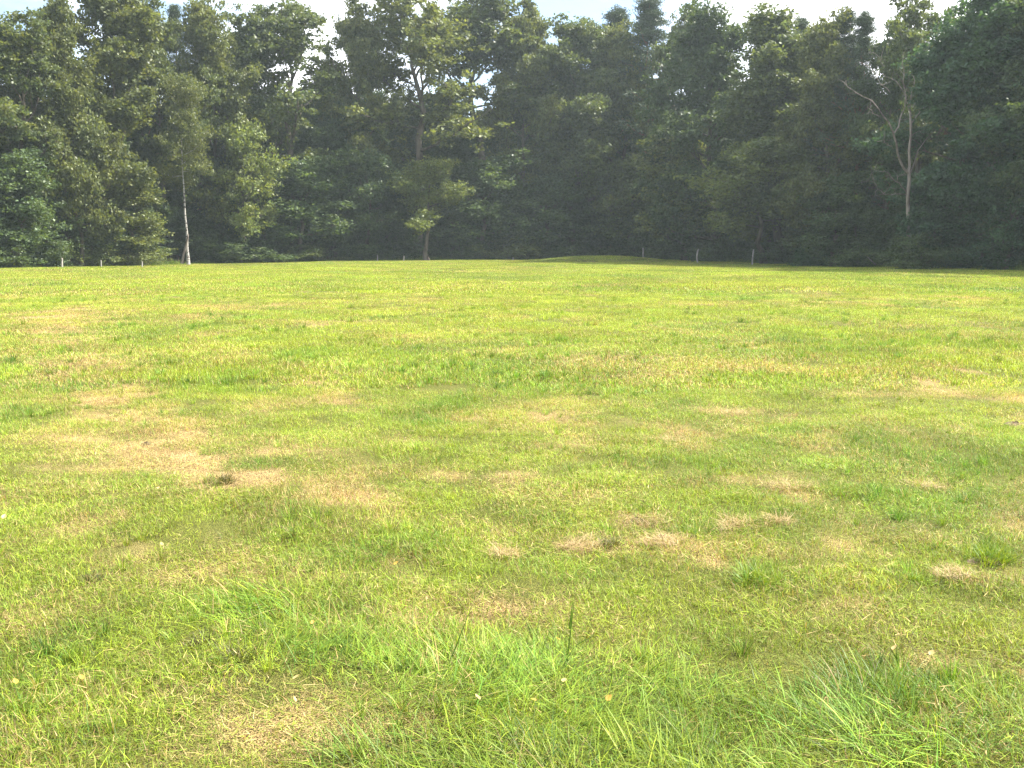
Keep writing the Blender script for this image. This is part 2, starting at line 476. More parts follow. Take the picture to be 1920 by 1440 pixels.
def instancer_tree(name, coll):
    ng = bpy.data.node_groups.new(name, 'GeometryNodeTree')
    ng.interface.new_socket('Geometry', in_out='INPUT', socket_type='NodeSocketGeometry')
    ng.interface.new_socket('Geometry', in_out='OUTPUT', socket_type='NodeSocketGeometry')
    n, l = ng.nodes, ng.links
    gi, go = n.new('NodeGroupInput'), n.new('NodeGroupOutput')
    ci = n.new('GeometryNodeCollectionInfo')
    ci.inputs['Collection'].default_value = coll
    ci.inputs['Separate Children'].default_value = True
    ci.inputs['Reset Children'].default_value = True
    ip = n.new('GeometryNodeInstanceOnPoints')
    ip.inputs['Pick Instance'].default_value = True
    def attr(nm, typ):
        a = n.new('GeometryNodeInputNamedAttribute')
        a.data_type = typ
        a.inputs['Name'].default_value = nm
        return a.outputs['Attribute']
    er = n.new('FunctionNodeEulerToRotation')
    l.new(attr('rot', 'FLOAT_VECTOR'), er.inputs[0])
    l.new(er.outputs[0], ip.inputs['Rotation'])
    l.new(attr('scl', 'FLOAT_VECTOR'), ip.inputs['Scale'])
    l.new(attr('idx', 'INT'), ip.inputs['Instance Index'])
    l.new(gi.outputs[0], ip.inputs['Points'])
    l.new(ci.outputs[0], ip.inputs['Instance'])
    l.new(ip.outputs[0], go.inputs[0])
    return ng

def scatter_object(name, protos, P, rot, scl, idx, extra, label, cat):
    """one object of kind stuff: points carrying instances of the prototype meshes"""
    coll = bpy.data.collections.new(name + '_kinds')
    for i, (me, color) in enumerate(protos):
        o = bpy.data.objects.new('%s_kind_%02d' % (name, i), me)
        o.color = (*color, 1)
        coll.objects.link(o)
    me = bpy.data.meshes.new(name)
    me.vertices.add(len(P)); me.vertices.foreach_set('co', np.asarray(P, np.float32).ravel())
    for nm, v in (('rot', rot), ('scl', scl)):
        a = me.attributes.new(nm, 'FLOAT_VECTOR', 'POINT')
        a.data.foreach_set('vector', np.asarray(v, np.float32).ravel())
    a = me.attributes.new('idx', 'INT', 'POINT')
    a.data.foreach_set('value', np.asarray(idx, np.int32))
    for nm, v in extra.items():
        float_attr(me, nm, v)
    o = link(name, me)
    md = o.modifiers.new('scatter', 'NODES')
    md.node_group = instancer_tree(name + '_scatter', coll)
    o['kind'] = 'stuff'; o['label'] = label; o['category'] = cat
    return o

def build_grass():
    rng = np.random.default_rng(4)
    protos = []
    def add(parts):
        V, Fc = join(parts)
        protos.append((mesh_from('grass_patch', V, Fc, M_GRASS), (1, 1, 1)))
        return len(protos) - 1
    # near patches (0.34 m): turf, thatch, tuft, lodged
    turf = [add([blades(rng, 220, .2, (.02, .07), (.0018, .0038), .6, .9, 3), blades(rng, 90, .2, (.02, .065), (.0015, .003), .9, .4, 3, flat=.6)]) for _ in range(4)]
    that = [add([blades(rng, 190, .21, (.02, .075), (.0015, .003), 1.0, .5, 3, flat=.6), blades(rng, 100, .2, (.015, .045), (.0018, .0035), .7, .7, 2)]) for _ in range(4)]
    tuft = [add([blades(rng, 46, .075, (.07, .17), (.003, .0055), .32, .8, 4, root_r=.55)]) for _ in range(4)]
    lodg = [add([blades(rng, 110, .2, (.12, .28), (.0026, .005), 1.0, .9, 5, wind=0.0), blades(rng, 60, .2, (.03, .09), (.002, .004), .6, .7, 3)]) for _ in range(3)]
    # middle distance patches (0.8 m)
    midt = [add([blades(rng, 330, .5, (.03, .09), (.005, .009), .5, .6, 2), blades(rng, 90, .5, (.04, .10), (.004, .008), 1.0, .3, 2, flat=.8)]) for _ in range(4)]
    midd = [add([blades(rng, 120, .5, (.02, .06), (.005, .009), .6, .6, 2), blades(rng, 240, .5, (.04, .12), (.004, .008), 1.0, .3, 2, flat=.8)]) for _ in range(3)]
    midf = [add([blades(rng, 60, .16, (.08, .17), (.005, .009), .3, .7, 3, root_r=.6)]) for _ in range(3)]
    # far patches (2 m)
    fart = [add([blades(rng, 420, 1.3, (.05, .11), (.012, .022), .5, .6, 2), blades(rng, 100, 1.3, (.05, .11), (.012, .02), 1.0, .3, 2, flat=.8)]) for _ in range(4)]
    farf = [add([blades(rng, 70, .35, (.10, .2), (.010, .018), .3, .7, 2, root_r=.8)]) for _ in range(2)]
    P, rot, scl, idx, dr, hu, va = [], [], [], [], [], [], []
    def emit(x, y, ids, s, d, h, rz=None, sz=None):
        n = len(x)
        if n == 0: return
        P.append(np.stack([x, y, surf_z(x, y)], 1))
        rz = rng.uniform(0, 2 * np.pi, n) if rz is None else rz
        e = .12 if y.max() < 12 else .4
        tx = np.arctan((surf_z(x, y + e) - surf_z(x, y - e)) / (2 * e))
        ty = -np.arctan((surf_z(x + e, y) - surf_z(x - e, y)) / (2 * e))
        c, sn = np.cos(rz), np.sin(rz)
        rot.append(np.stack([tx * c + ty * sn, -tx * sn + ty * c, rz], 1))
        sz = s if sz is None else sz
        scl.append(np.stack([s, s, sz], 1))
        idx.append(np.asarray(ids)); dr.append(np.clip(d + rng.normal(0, .12, n), .03, .97)); hu.append(np.clip(h + rng.normal(0, .16, n), 0, 1))
        va.append(np.clip(1.02 + .45 * (fbm(x / .45, y / .45 + 31, 19, 3) - .5) + rng.normal(0, .2, n) - .18 * np.clip((8 - y) / 5, 0, 1), .45, 1.6))  # nearer grass coloured darker, standing in for shade in the gaps between blades
    def sow(y0, y1, dens, margin=2.2, k=.66):
        area = (k * (y1 + y0) + 2 * margin) * (y1 - y0)
        n = int(2 * (k * y1 + margin) * (y1 - y0) * dens)
        y = rng.uniform(y0, y1, n)
        hw = k * y + margin
        x = rng.uniform(-1, 1, n) * (k * y1 + margin)
        keep = np.abs(x) < hw
        x, y = x[keep], y[keep]
        keep = y < edge_y(x, y) + 2.0
        return x[keep], y[keep]
    # ---- near
    for y0, y1, dens in ((1.2, 3.2, 56), (3.2, 6.5, 52), (6.5, 11, 38)):
        x, y = sow(y0, y1, dens, 1.6, .62)
        d, h, lush, lod = masks(x, y)
        n = len(x)
        u = rng.uniform(0, 1, n)
        grow = .9 + .7 * lush + .6 * (fbm(x / .8, y / .8, 33, 3) - .4)
        isthat = u < np.clip((d - .25) * 1.3, 0, .9)
        ids = np.where(isthat, rng.choice(that, n), rng.choice(turf, n))
        s = rng.uniform(.85, 1.2, n)
        emit(x, y, ids, s, d, h, sz=s * np.clip(grow, .7, 1.8))
        x, y = sow(y0, y1, dens * .55, 1.6, .62)       # tufts
        d, h, lush, lod = masks(x, y)
        cl = fbm(x / .55 + 7, y / .55, 57, 2)
        keep = rng.uniform(0, 1, len(x)) < np.clip(.14 + .8 * lush + 2.4 * (cl - .55), .03, .9) * (1 - .6 * d)
        x, y, d, h, lush = x[keep], y[keep], d[keep], h[keep], lush[keep]
        s = rng.uniform(.5, 1.0, len(x)) * (.75 + .35 * lush)
        emit(x, y, rng.choice(tuft, len(x)), s, d * .25, np.clip(h + .28, 0, 1))
        x, y = sow(y0, y1, dens * 1.15, 1.6, .62)        # lodged grass
        d, h, lush, lod = masks(x, y)
        keep = rng.uniform(0, 1, len(x)) < np.clip((lod - .08) * 1.5, 0, .95)
        x, y, d, h = x[keep], y[keep], d[keep], h[keep]
        flow = np.pi * .9 + 5.0 * (fbm(x / .5 + 2, y / .5, 77, 2) - .5) * 2
        s = rng.uniform(.55, 1.0, len(x))
        emit(x, y, rng.choice(lodg, len(x)), s, d * .35, h, rz=flow + rng.normal(0, .35, len(x)), sz=s * rng.uniform(.5, .85, len(x)))
    # ---- middle
    for y0, y1, dens in ((11, 18, 9.0), (18, 32, 6.0)):
        x, y = sow(y0, y1, dens)
        d, h, lush, lod = masks(x, y)
        n = len(x)
        isd = rng.uniform(0, 1, n) < np.clip((d - .25) * 1.3, 0, .9)
        ids = np.where(isd, rng.choice(midd, n), rng.choice(midt, n))
        s = rng.uniform(.85, 1.2, n)
        emit(x, y, ids, s, d, h, sz=s * (.8 + .6 * lush + .5 * (fbm(x / 1.2, y / 1.2, 33, 3) - .4)))
        x, y = sow(y0, y1, dens * 1.2)
        d, h, lush, lod = masks(x, y)
        cl = fbm(x / .7 + 7, y / .7, 57, 2)
        keep = rng.uniform(0, 1, len(x)) < np.clip(.16 + .8 * lush + 2.4 * (cl - .54), .04, .95) * (1 - .7 * d)
        x, y, d, h = x[keep], y[keep], d[keep], h[keep]
        emit(x, y, rng.choice(midf, len(x)), rng.uniform(.6, 1.1, len(x)), d * .3, np.clip(h + .35, 0, 1))
    # ---- far
    for y0, y1, dens in ((32, 60, 1.5), (60, 125, .95)):
        x, y = sow(y0, y1, dens, 4)
        d, h, lush, lod = masks(x, y)
        s = rng.uniform(.85, 1.2, len(x))
        emit(x, y, rng.choice(fart, len(x)), s, d, h, sz=s * (.7 + .5 * rng.uniform(0, 1, len(x))))
        x, y = sow(y0, y1, dens * .6, 4)
        d, h, lush, lod = masks(x, y)
        keep = rng.uniform(0, 1, len(x)) < .35
        emit(x[keep], y[keep], rng.choice(farf, keep.sum()), rng.uniform(.5, 1.0, keep.sum()), d[keep] * .4, np.clip(h[keep] + .15, 0, 1))
    cat = np.concatenate
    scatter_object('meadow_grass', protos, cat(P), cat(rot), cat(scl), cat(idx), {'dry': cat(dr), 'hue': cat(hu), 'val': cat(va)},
                   'mown yellow-green meadow grass with dry straw patches', 'grass')
    print('grass patches', sum(map(len, P)))
build_grass()

# ------------------------------------------------------------------ trees
class Tubes:
    def __init__(s): s.V, s.F = [], []
    def add(s, pts, rad, k=6):
        pts = np.asarray(pts, float); n = len(pts); o = len(s.V)
        for i in range(n):
            t = pts[min(i + 1, n - 1)] - pts[max(i - 1, 0)]
            t = t / (np.linalg.norm(t) + 1e-9)
            a = np.cross(t, (0.3, 0.9, 0.1)); a /= np.linalg.norm(a) + 1e-9
            b = np.cross(t, a)
            for j in range(k):
                q = 2 * math.pi * j / k
                s.V.append(pts[i] + rad[i] * (math.cos(q) * a + math.sin(q) * b))
        for i in range(n - 1):
            for j in range(k):
                j2 = (j + 1) % k
                s.F.append((o + i * k + j, o + i * k + j2, o + (i + 1) * k + j2, o + (i + 1) * k + j))
        s.F.append(tuple(o + (n - 1) * k + j for j in range(k)))
    def mesh(s, name, mat): return mesh_from(name, s.V, s.F, mat, True)

def unit(v): return v / (np.linalg.norm(v, axis=-1, keepdims=True) + 1e-9)

def leaf_quads(rng, C, size, up=.5, aspect=.6):
    n = len(C)
    nrm = unit(rng.normal(0, 1, (n, 3)) + np.array([0, 0, up]))
    u = unit(np.cross(nrm, rng.normal(0, 1, (n, 3))))
    v = np.cross(nrm, u)
    s = (size * rng.uniform(.6, 1.35, n))[:, None]
    V = np.stack([C + u * s, C + v * s * aspect, C - u * s * .9, C - v * s * aspect], 1).reshape(-1, 3)
    return V, np.arange(4 * n).reshape(-1, 4)

def bend(rng, p, d, L, n, lift, wob):
    pts = [np.array(p, float)]; d = unit(np.array(d, float))
    for i in range(n):
        d = unit(d + np.array([0, 0, lift / n]) + rng.normal(0, wob, 3))
        pts.append(pts[-1] + d * L / n)
    return np.array(pts)

def oak(seed, H=20, cb=.25, R_=5.0, limbs=17, sub=7, per=46, leaf=.135, clr=1.05, spread=.25, bark=None, thick=1.0, trunk_top=.78, keep=1.0, wig=.16):
    """broadleaf tree: bark mesh with limbs, leaf mesh"""
    rng = np.random.default_rng(seed)
    T = Tubes()
    n = 10
    zz = np.linspace(0, trunk_top * H, n)
    off = np.cumsum(rng.normal(0, wig, (n, 2)), 0); off -= off[0]
    tr = np.stack([off[:, 0], off[:, 1], zz], 1)
    r0 = .0165 * H * thick
    rad = r0 * (1 - .82 * (zz / zz[-1]) ** .9); rad[0] *= 1.45
    T.add(tr, rad, 9)
    C = []
    for i in range(limbs):
        u = (i + rng.uniform(-.3, .3)) / (limbs - 1); u = min(max(u, 0), 1)
        z = (cb + (trunk_top - cb) * u ** .85) * H
        f = z / zz[-1] * (n - 1); k = min(int(f), n - 2)
        p = tr[k] + (tr[k + 1] - tr[k]) * (f - k)
        rt = np.interp(z, zz, rad)
        az = i * 2.399 + rng.normal(0, .35)
        el = R(5 + 68 * u ** 1.3 + rng.normal(0, 8))
        L = R_ * (1.02 - .25 * abs(u - .35) * 2) * rng.uniform(.72, 1.18)
        if u > .85: L = max(L * .8, (1 - trunk_top) * H * rng.uniform(.8, 1.05))
        d = (math.cos(az) * math.cos(el), math.sin(az) * math.cos(el), math.sin(el))
        pts = bend(rng, p, d, L, 7, .45, .13)
        rl = min(rt * .6, .035 * L)
        T.add(pts, rl * np.linspace(1, .22, 8), 6)
        C.append(pts[-1]); C.append(pts[5])
        for t in (2, 3, 4, 4, 5, 6):
            bd = unit(pts[t + 1] - pts[t]) + rng.normal(0, .75, 3) + np.array([0, 0, .25])
            bp = bend(rng, pts[t], bd, L * rng.uniform(.22, .42), 4, .4, .18)
            T.add(bp, rl * .4 * np.linspace(1, .3, 5), 4)
            C.append(bp[-1])
            if rng.uniform() < .6: C.append(bp[2] + rng.normal(0, .2, 3))
    C = np.array(C)
    C = C[rng.uniform(0, 1, len(C)) < keep]
    m = len(C)
    S = rng.normal(0, 1, (m, sub, 3)) * np.array([1, 1, .62]) * (clr * rng.uniform(.55, 1.0, (m, 1, 1)) * .62) + C[:, None]
    S = S.reshape(-1, 3)
    Lf = np.repeat(S, per, 0) + rng.normal(0, 1, (len(S) * per, 3)) * np.array([1, 1, .6]) * spread
    V, Fq = leaf_quads(rng, Lf, leaf)
    V[:, 2] = np.maximum(V[:, 2], .05)
    top = np.percentile(V[:, 2], 98.0)
    wid = np.percentile(np.hypot(V[:, 0], V[:, 1]), 93)
    return dict(bark=T.mesh('tree_trunk', bark or M_OAKBARK), crown=mesh_from('tree_crown', V, Fq, M_LEAF), H=top, W=wid)

def pine(seed, H=22, cb=.5, R_=2.6, whorls=22):
    rng = np.random.default_rng(seed)
    T = Tubes()
    n = 10
    zz = np.linspace(0, H * .985, n)
    off = np.cumsum(rng.normal(0, .06, (n, 2)), 0); off -= off[0]
    tr = np.stack([off[:, 0], off[:, 1], zz], 1)
    rad = .011 * H * (1 - .92 * zz / zz[-1]); rad[0] *= 1.3
    T.add(tr, rad, 8)
    C = []
    for w in range(whorls):
        u = w / (whorls - 1)
        z0 = (cb + (.97 - cb) * u ** .9) * H
        for b in range(rng.integers(4, 6)):
            z = z0 + rng.normal(0, .32)
            k = min(int(z / zz[-1] * (n - 1)), n - 2)
            p = np.array([np.interp(z, zz, tr[:, 0]), np.interp(z, zz, tr[:, 1]), min(z, zz[-1])])
            az = rng.uniform(0, 6.28)
            L = R_ * 1.25 * (1.0 - u) ** 1.05 * rng.uniform(.55, 1.2) + .14
            el = R(4 + 46 * u + rng.normal(0, 9))
            pts = bend(rng, p, (math.cos(az) * math.cos(el), math.sin(az) * math.cos(el), math.sin(el)), L, 5, .25, .08)
            T.add(pts, .022 * L * np.linspace(1, .3, 6) + .006, 5)
            for t in (2, 3, 4, 5):
                for _ in range(2):
                    C.append(pts[t] + rng.normal(0, .24, 3) * np.array([1, 1, .25]))
    for q in range(5): C.append(tr[-1] + np.array([0, 0, .2 - .25 * q]) + rng.normal(0, .12, 3))
    C = np.array(C); per = 44
    B = np.repeat(C, per, 0) + rng.normal(0, .15, (len(C) * per, 3)) * np.array([1, 1, .6])
    d = unit(rng.normal(0, 1, B.shape) + np.array([0, 0, .55]))
    L = rng.uniform(.10, .26, len(B))[:, None]
    sd = unit(np.cross(d, rng.normal(0, 1, B.shape))) * rng.uniform(.018, .034, len(B))[:, None]
    V = np.stack([B + sd, B - sd, B + d * L], 1).reshape(-1, 3)
    return dict(bark=T.mesh('pine_trunk', M_PINEBARK), crown=mesh_from('pine_crown', V, np.arange(len(V)).reshape(-1, 3), M_NEEDLE), H=V[:, 2].max(), W=R_ * 1.05)

def bush(seed, H=4.0, R_=2.2, stems=9, per=44, leaf=.095, sub=6):
    rng = np.random.default_rng(seed)
    T = Tubes(); C = []
    for i in range(stems):
        az = i * 2.4 + rng.normal(0, .3)
        el = R(rng.uniform(28, 85))
        pts = bend(rng, (rng.normal(0, .15), rng.normal(0, .15), -.05), (math.cos(az) * math.cos(el), math.sin(az) * math.cos(el), math.sin(el)), H * rng.uniform(.6, 1.0), 6, -.1, .14)
        T.add(pts, .035 * np.linspace(1, .25, 7), 5)
        for t in (1, 2, 3, 4, 5, 6):
            for _ in range(2):
                C.append(pts[t] + rng.normal(0, 1, 3) * np.array([.5, .5, .28]) * R_ / 2.2)
    C = np.array(C)
    S = (C[:, None] + rng.normal(0, .33, (len(C), sub, 3)) * np.array([1, 1, .6])).reshape(-1, 3)
    Lf = np.repeat(S, per // 3, 0) + rng.normal(0, .17, (len(S) * (per // 3), 3)) * np.array([1, 1, .6])
    V, Fq = leaf_quads(rng, Lf, leaf)
    V[:, 2] = np.maximum(V[:, 2], .04)
    return dict(bark=T.mesh('bush_stems', M_OAKBARK), crown=mesh_from('bush_leaves', V, Fq, M_LEAF), H=V[:, 2].max(), W=np.percentile(np.hypot(V[:, 0], V[:, 1]), 93))

PR = {
    'oak_a': oak(11, cb=.22, R_=5.2), 'oak_b': oak(12, cb=.16, R_=4.6, limbs=20), 'oak_c': oak(13, cb=.30, R_=5.6, limbs=18),
    'airy_a': oak(21, cb=.36, R_=5.0, limbs=15, per=34, sub=5, clr=.95, thick=1.15, keep=.62, spread=.22), 'airy_b': oak(22, cb=.40, R_=4.4, limbs=14, per=34, sub=5, clr=.9, keep=.6, spread=.22),
    'dense_a': oak(31, cb=.08, R_=5.4, limbs=25, per=40, clr=1.15), 'dense_b': oak(32, cb=.10, R_=4.8, limbs=24, per=42, clr=1.1),
    'sapling_a': oak(41, H=9, cb=.22, R_=2.8, limbs=14, sub=5, per=26, leaf=.10, clr=.75, spread=.22, keep=.78), 'sapling_b': oak(42, H=9, cb=.12, R_=2.5, limbs=14, sub=5, per=26, leaf=.10, clr=.75, spread=.22, keep=.8),
    'trunked': oak(43, H=10, cb=.42, R_=2.9, limbs=12, sub=6, per=30, leaf=.10, clr=.85, spread=.22, thick=1.15),
    'birch': oak(51, H=17, cb=.42, R_=2.4, limbs=15, sub=5, per=26, leaf=.09, clr=.8, spread=.25, bark=M_BIRCH, thick=.46, trunk_top=.8, keep=.95, wig=.05),
    'pine_a': pine(61), 'pine_b': pine(62, cb=.42, R_=3.0, whorls=24), 'pine_c': pine(63, cb=.56, R_=2.4, whorls=20),
    'bush_a': bush(71), 'bush_b': bush(72, H=3.4, R_=2.6, stems=11), 'bush_c': bush(73, H=4.6, R_=2.0, stems=8),
}
GREENS = {'olive': (.096, .118, .042), 'mid': (.074, .100, .040), 'deep': (.054, .084, .037), 'blue': (.040, .082, .044), 'pine': (.046, .072, .036), 'bright': (.100, .128, .040)}
_rt = random.Random(8)

def plant(name, label, cat, group, kind, px, back, top, hw, tone, rz=None):
    """stand a tree at a photo column, `back` metres behind the foot of the wood, as tall and wide as the photo shows"""
    D = edge_px(px) + back + {'bush': 1.8, 'young_tree': 1.5, 'oak_tree': 2.0}.get(name, 0)
    x, y, zt = at_dist(px, top, D)
    z0 = float(surf_z(np.array([x]), np.array([y]))[0])
    p = PR[kind]
    H = zt - z0
    W = hw * {'oak_tree': 1.4, 'pine_tree': 1.6}.get(name, 1.15) / F * D
    o = bpy.data.objects.new(name, None)
    COL.objects.link(o)
    o.empty_display_size = .5
    o.location = (x, y, z0 - .03)
    sxy = W / p['W']; sz = H / p['H']
    o.scale = (sxy, sxy, sz)
    o.rotation_euler.z = _rt.uniform(0, 6.28) if rz is None else rz
    link('trunk', p['bark'], o)
    c = link('crown', p['crown'], o)
    g = GREENS[tone]; v = _rt.uniform(.9, 1.1)
    v *= 1.25 if name in ('bush', 'young_tree') else 1.0
    c.color = (g[0] * v, g[1] * v, g[2] * v, 1)
    return tag(o, label, cat, group)

G_OAK, G_PINE, G_YOUNG, G_BUSH = 'oaks along the edge of the wood', 'pines rising behind the oaks', 'young trees at the edge of the wood', 'bushes at the foot of the wood'
TREES = [
    # name, kind, column, metres back, top row, half width, tone, label
    ('oak_tree', 'airy_a', -60, 5, 20, 90, 'olive', 'oak cut off by the left border of the picture, only branch ends showing'),
    ('oak_tree', 'airy_b', 14, 4, 36, 52, 'mid', 'thin see-through oak nearest the left border, sky through its crown'),
    ('oak_tree', 'oak_b', 95, 3, 16, 58, 'olive', 'slim pointed oak behind the leftmost pale fence post'),
    ('oak_tree', 'oak_a', 190, 4, -8, 78, 'olive', 'tall broad oak with sunlit yellow-green clumps, left of the white birch'),
    ('oak_tree', 'oak_c', 300, 7, 32, 66, 'mid', 'dull green oak directly behind and left of the birch trunk'),
    ('oak_tree', 'oak_b', 395, 5, 26, 60, 'olive', 'oak right of the birch with a rounded olive top under a pine tip'),
    ('oak_tree', 'airy_b', 462, 6, 22, 50, 'mid', 'loose airy oak with holes of white sky, second right of the birch'),
    ('oak_tree', 'airy_a', 548, 4, 0, 82, 'mid', 'large open-crowned oak with a domed top left of the middle'),
    ('oak_tree', 'oak_c', 655, 6, 30, 58, 'olive', 'lower oak in the dip of the skyline between two taller oaks'),
    ('oak_tree', 'airy_a', 775, 3, -22, 92, 'olive', 'tallest oak with black forked trunk against the sky, left of centre'),
    ('oak_tree', 'airy_b', 900, 5, -20, 78, 'mid', 'lacy tall oak right of the black forked one, blue sky through it'),
    ('oak_tree', 'oak_c', 985, 4, 26, 60, 'olive', 'oak at the centre with a ragged spiky top below blue sky'),
    ('oak_tree', 'oak_a', 1070, 3, 58, 70, 'mid', 'lower oak above the grassy mound, left of the two pointed pines'),
    ('oak_tree', 'oak_b', 1175, 3, 70, 62, 'olive', 'oak filling the space beneath the two pointed pines'),
    ('oak_tree', 'airy_b', 1287, 5, 24, 36, 'mid', 'small-topped thin oak just right of the tallest pointed pine'),
    ('oak_tree', 'dense_a', 1355, 2, 42, 86, 'deep', 'dense round-topped dark green oak behind the pair of bent posts'),
    ('oak_tree', 'dense_b', 1475, 3, 44, 78, 'mid', 'dense oak with level yellowish top, left of the bare dead tree'),
    ('oak_tree', 'oak_b', 1560, 3, 52, 62, 'olive', 'oak with sunlit rim just left of the bare dead tree'),
    ('oak_tree', 'oak_c', 1665, 7, 70, 60, 'deep', 'dark oak standing behind the bare dead tree'),
    ('oak_tree', 'airy_a', 1742, 5, -12, 62, 'mid', 'airy oak whose see-through top rises behind the bare dead tree'),
    ('oak_tree', 'dense_a', 1830, 3.5, 46, 86, 'blue', 'dense bluish dark oak with a smooth domed top near the right border'),
    ('oak_tree', 'dense_b', 1905, 3, -40, 84, 'blue', 'tall very dark oak at the right border, top out of the picture'),
    ('oak_tree', 'dense_a', 2010, 2, 10, 100, 'deep', 'dark oak cut off by the right border of the picture'),
    ('pine_tree', 'pine_b', 252, 12, 26, 34, 'pine', 'pine top peeping out between the tall sunlit oak and the birch'),
    ('pine_tree', 'pine_a', 326, 12, 3, 30, 'pine', 'thin pine tip above the birch, left of a pair of pine tips'),
    ('pine_tree', 'pine_c', 378, 13, 0, 34, 'pine', 'flat-tufted pine tip, right of the pair above the birch'),
    ('pine_tree', 'pine_a', 1003, 12, 30, 32, 'pine', 'pine with spiky tip behind the centre oak'),
    ('pine_tree', 'pine_b', 1150, 8, 6, 58, 'pine', 'broad pointed pine, left and lower one of the two prominent pines'),
    ('pine_tree', 'pine_a', 1216, 7, -8, 58, 'pine', 'tallest pointed pine with bare stem seen against white sky'),
    ('pine_tree', 'pine_c', 1452, 10, 34, 28, 'pine', 'small pine tip above the level-topped oak'),
    ('pine_tree', 'pine_a', 1503, 11, 30, 36, 'pine', 'ragged pine top right of the small pine tip, above level-topped oak'),
    ('pine_tree', 'pine_b', 1580, 8, 7, 46, 'pine', 'bushy dark pine top up and left of the dead tree, left of two'),
    ('pine_tree', 'pine_b', 1624, 9, 13, 46, 'pine', 'bushy dark pine top up and left of the dead tree, right of two'),
    ('pine_tree', 'pine_c', 1795, 12, 30, 26, 'pine', 'little pine top in the sky notch between airy and domed oaks'),
]
for nm, kind, px, back, top, hw, tone, lab in TREES:
    plant(nm, lab, 'tree', G_OAK if nm == 'oak_tree' else G_PINE, kind, px, back, top, hw, tone)
YOUNG = [
    ('sapling_b', 20, 1.5, 285, 60, 'deep', 'young tree in the left corner of the wood'),
    ('sapling_a', 135, 1.0, 200, 62, 'olive', 'young yellow-green tree in front of the slim pointed oak'),
    ('sapling_b', 232, .8, 330, 55, 'olive', 'low leafy tree above the short post, left of the birch'),
    ('sapling_a', 440, 1.0, 235, 60, 'bright', 'bright leafy young tree, first right of the birch'),
    ('sapling_b', 560, 1.5, 300, 66, 'deep', 'young dark tree below the open domed oak'),
    ('sapling_a', 690, 1.8, 290, 60, 'deep', 'young dark tree left of the small tree with thick trunk'),
    ('trunked', 798, -2.5, 304, 62, 'bright', 'small sunlit tree with thick bare trunk left of the mound'),
    ('sapling_b', 905, 2.0, 300, 66, 'deep', 'young dark tree right of the thick-trunked small tree'),
    ('sapling_b', 1020, 2.2, 330, 60, 'deep', 'young dark tree left of the grassy mound'),
    ('sapling_a', 1175, 1.8, 300, 70, 'mid', 'young tree behind the tallest of the bent fence posts'),
    ('sapling_b', 1288, -.2, 262, 66, 'olive', 'young sunlit tree behind the middle bent fence post'),
    ('sapling_a', 1440, -1.2, 276, 92, 'bright', 'broad young tree with bright leafy dome behind the rightmost post'),
    ('sapling_b', 1570, 1.2, 330, 60, 'deep', 'young dark tree left of the dead tree'),
    ('sapling_b', 1835, 2.0, 330, 70, 'blue', 'young bluish tree right of the dead tree'),
    ('sapling_a', 1900, .4, 290, 66, 'blue', 'young bluish tree at the right border'),
]
for kind, px, back, top, hw, tone, lab in YOUNG:
    plant('young_tree', lab, 'tree', G_YOUNG, kind, px, back, top, hw, tone)
BUSHES = [
    ('bush_b', -20, .6, 432, 60, 'deep', 'bush at the left border of the wood'), ('bush_a', 70, .8, 430, 55, 'deep', 'bush left of the leftmost pale post'),
    ('bush_c', 155, .5, 425, 50, 'mid', 'bush between the two left posts, nearer the tall one'), ('bush_b', 235, .3, 438, 58, 'olive', 'sunlit bush just behind the short left post'),
    ('bush_a', 405, .7, 440, 58, 'deep', 'bush right of the leaning birch stem'), ('bush_b', 490, .5, 446, 60, 'deep', 'second bush right of the birch'),
    ('bush_c', 575, .4, 448, 55, 'mid', 'third bush right of the birch'), ('bush_a', 655, .8, 446, 55, 'deep', 'bush left of the two small middle posts'),
    ('bush_b', 735, 1.8, 450, 45, 'deep', 'bush behind the two small middle posts'), ('bush_c', 860, .6, 440, 50, 'deep', 'bush right of the small thick-trunked tree'),
    ('bush_b', 950, .5, 436, 58, 'mid', 'bush midway between thick-trunked tree and mound'), ('bush_a', 1030, .6, 438, 55, 'deep', 'bush at the left end of the mound'),
    ('bush_c', 1110, 2.2, 438, 55, 'deep', 'bush on the back of the mound'), ('bush_b', 1180, 1.6, 445, 50, 'deep', 'bush left of the first bent post'),
    ('bush_a', 1255, .9, 440, 55, 'deep', 'bush between the first and second bent posts'), ('bush_b', 1355, .8, 444, 58, 'deep', 'bush between the second and third bent posts'),
    ('bush_c', 1460, .7, 440, 58, 'deep', 'bush right of the third bent post'), ('bush_a', 1545, .6, 448, 55, 'blue', 'bush two bushes left of the dead tree'),
    ('bush_b', 1625, .7, 440, 60, 'deep', 'bush next left of the dead tree'), ('bush_c', 1722, -5.6, 420, 62, 'deep', 'green bush at the foot of the dead tree'),
    ('bush_b', 1810, .4, 440, 60, 'blue', 'bush below the domed bluish oak'), ('bush_a', 1890, .4, 430, 65, 'blue', 'bush in the right corner of the wood'),
]
for kind, px, back, top, hw, tone, lab in BUSHES:
    plant('bush', lab, 'bush', G_BUSH, kind, px, back, top, hw, tone)

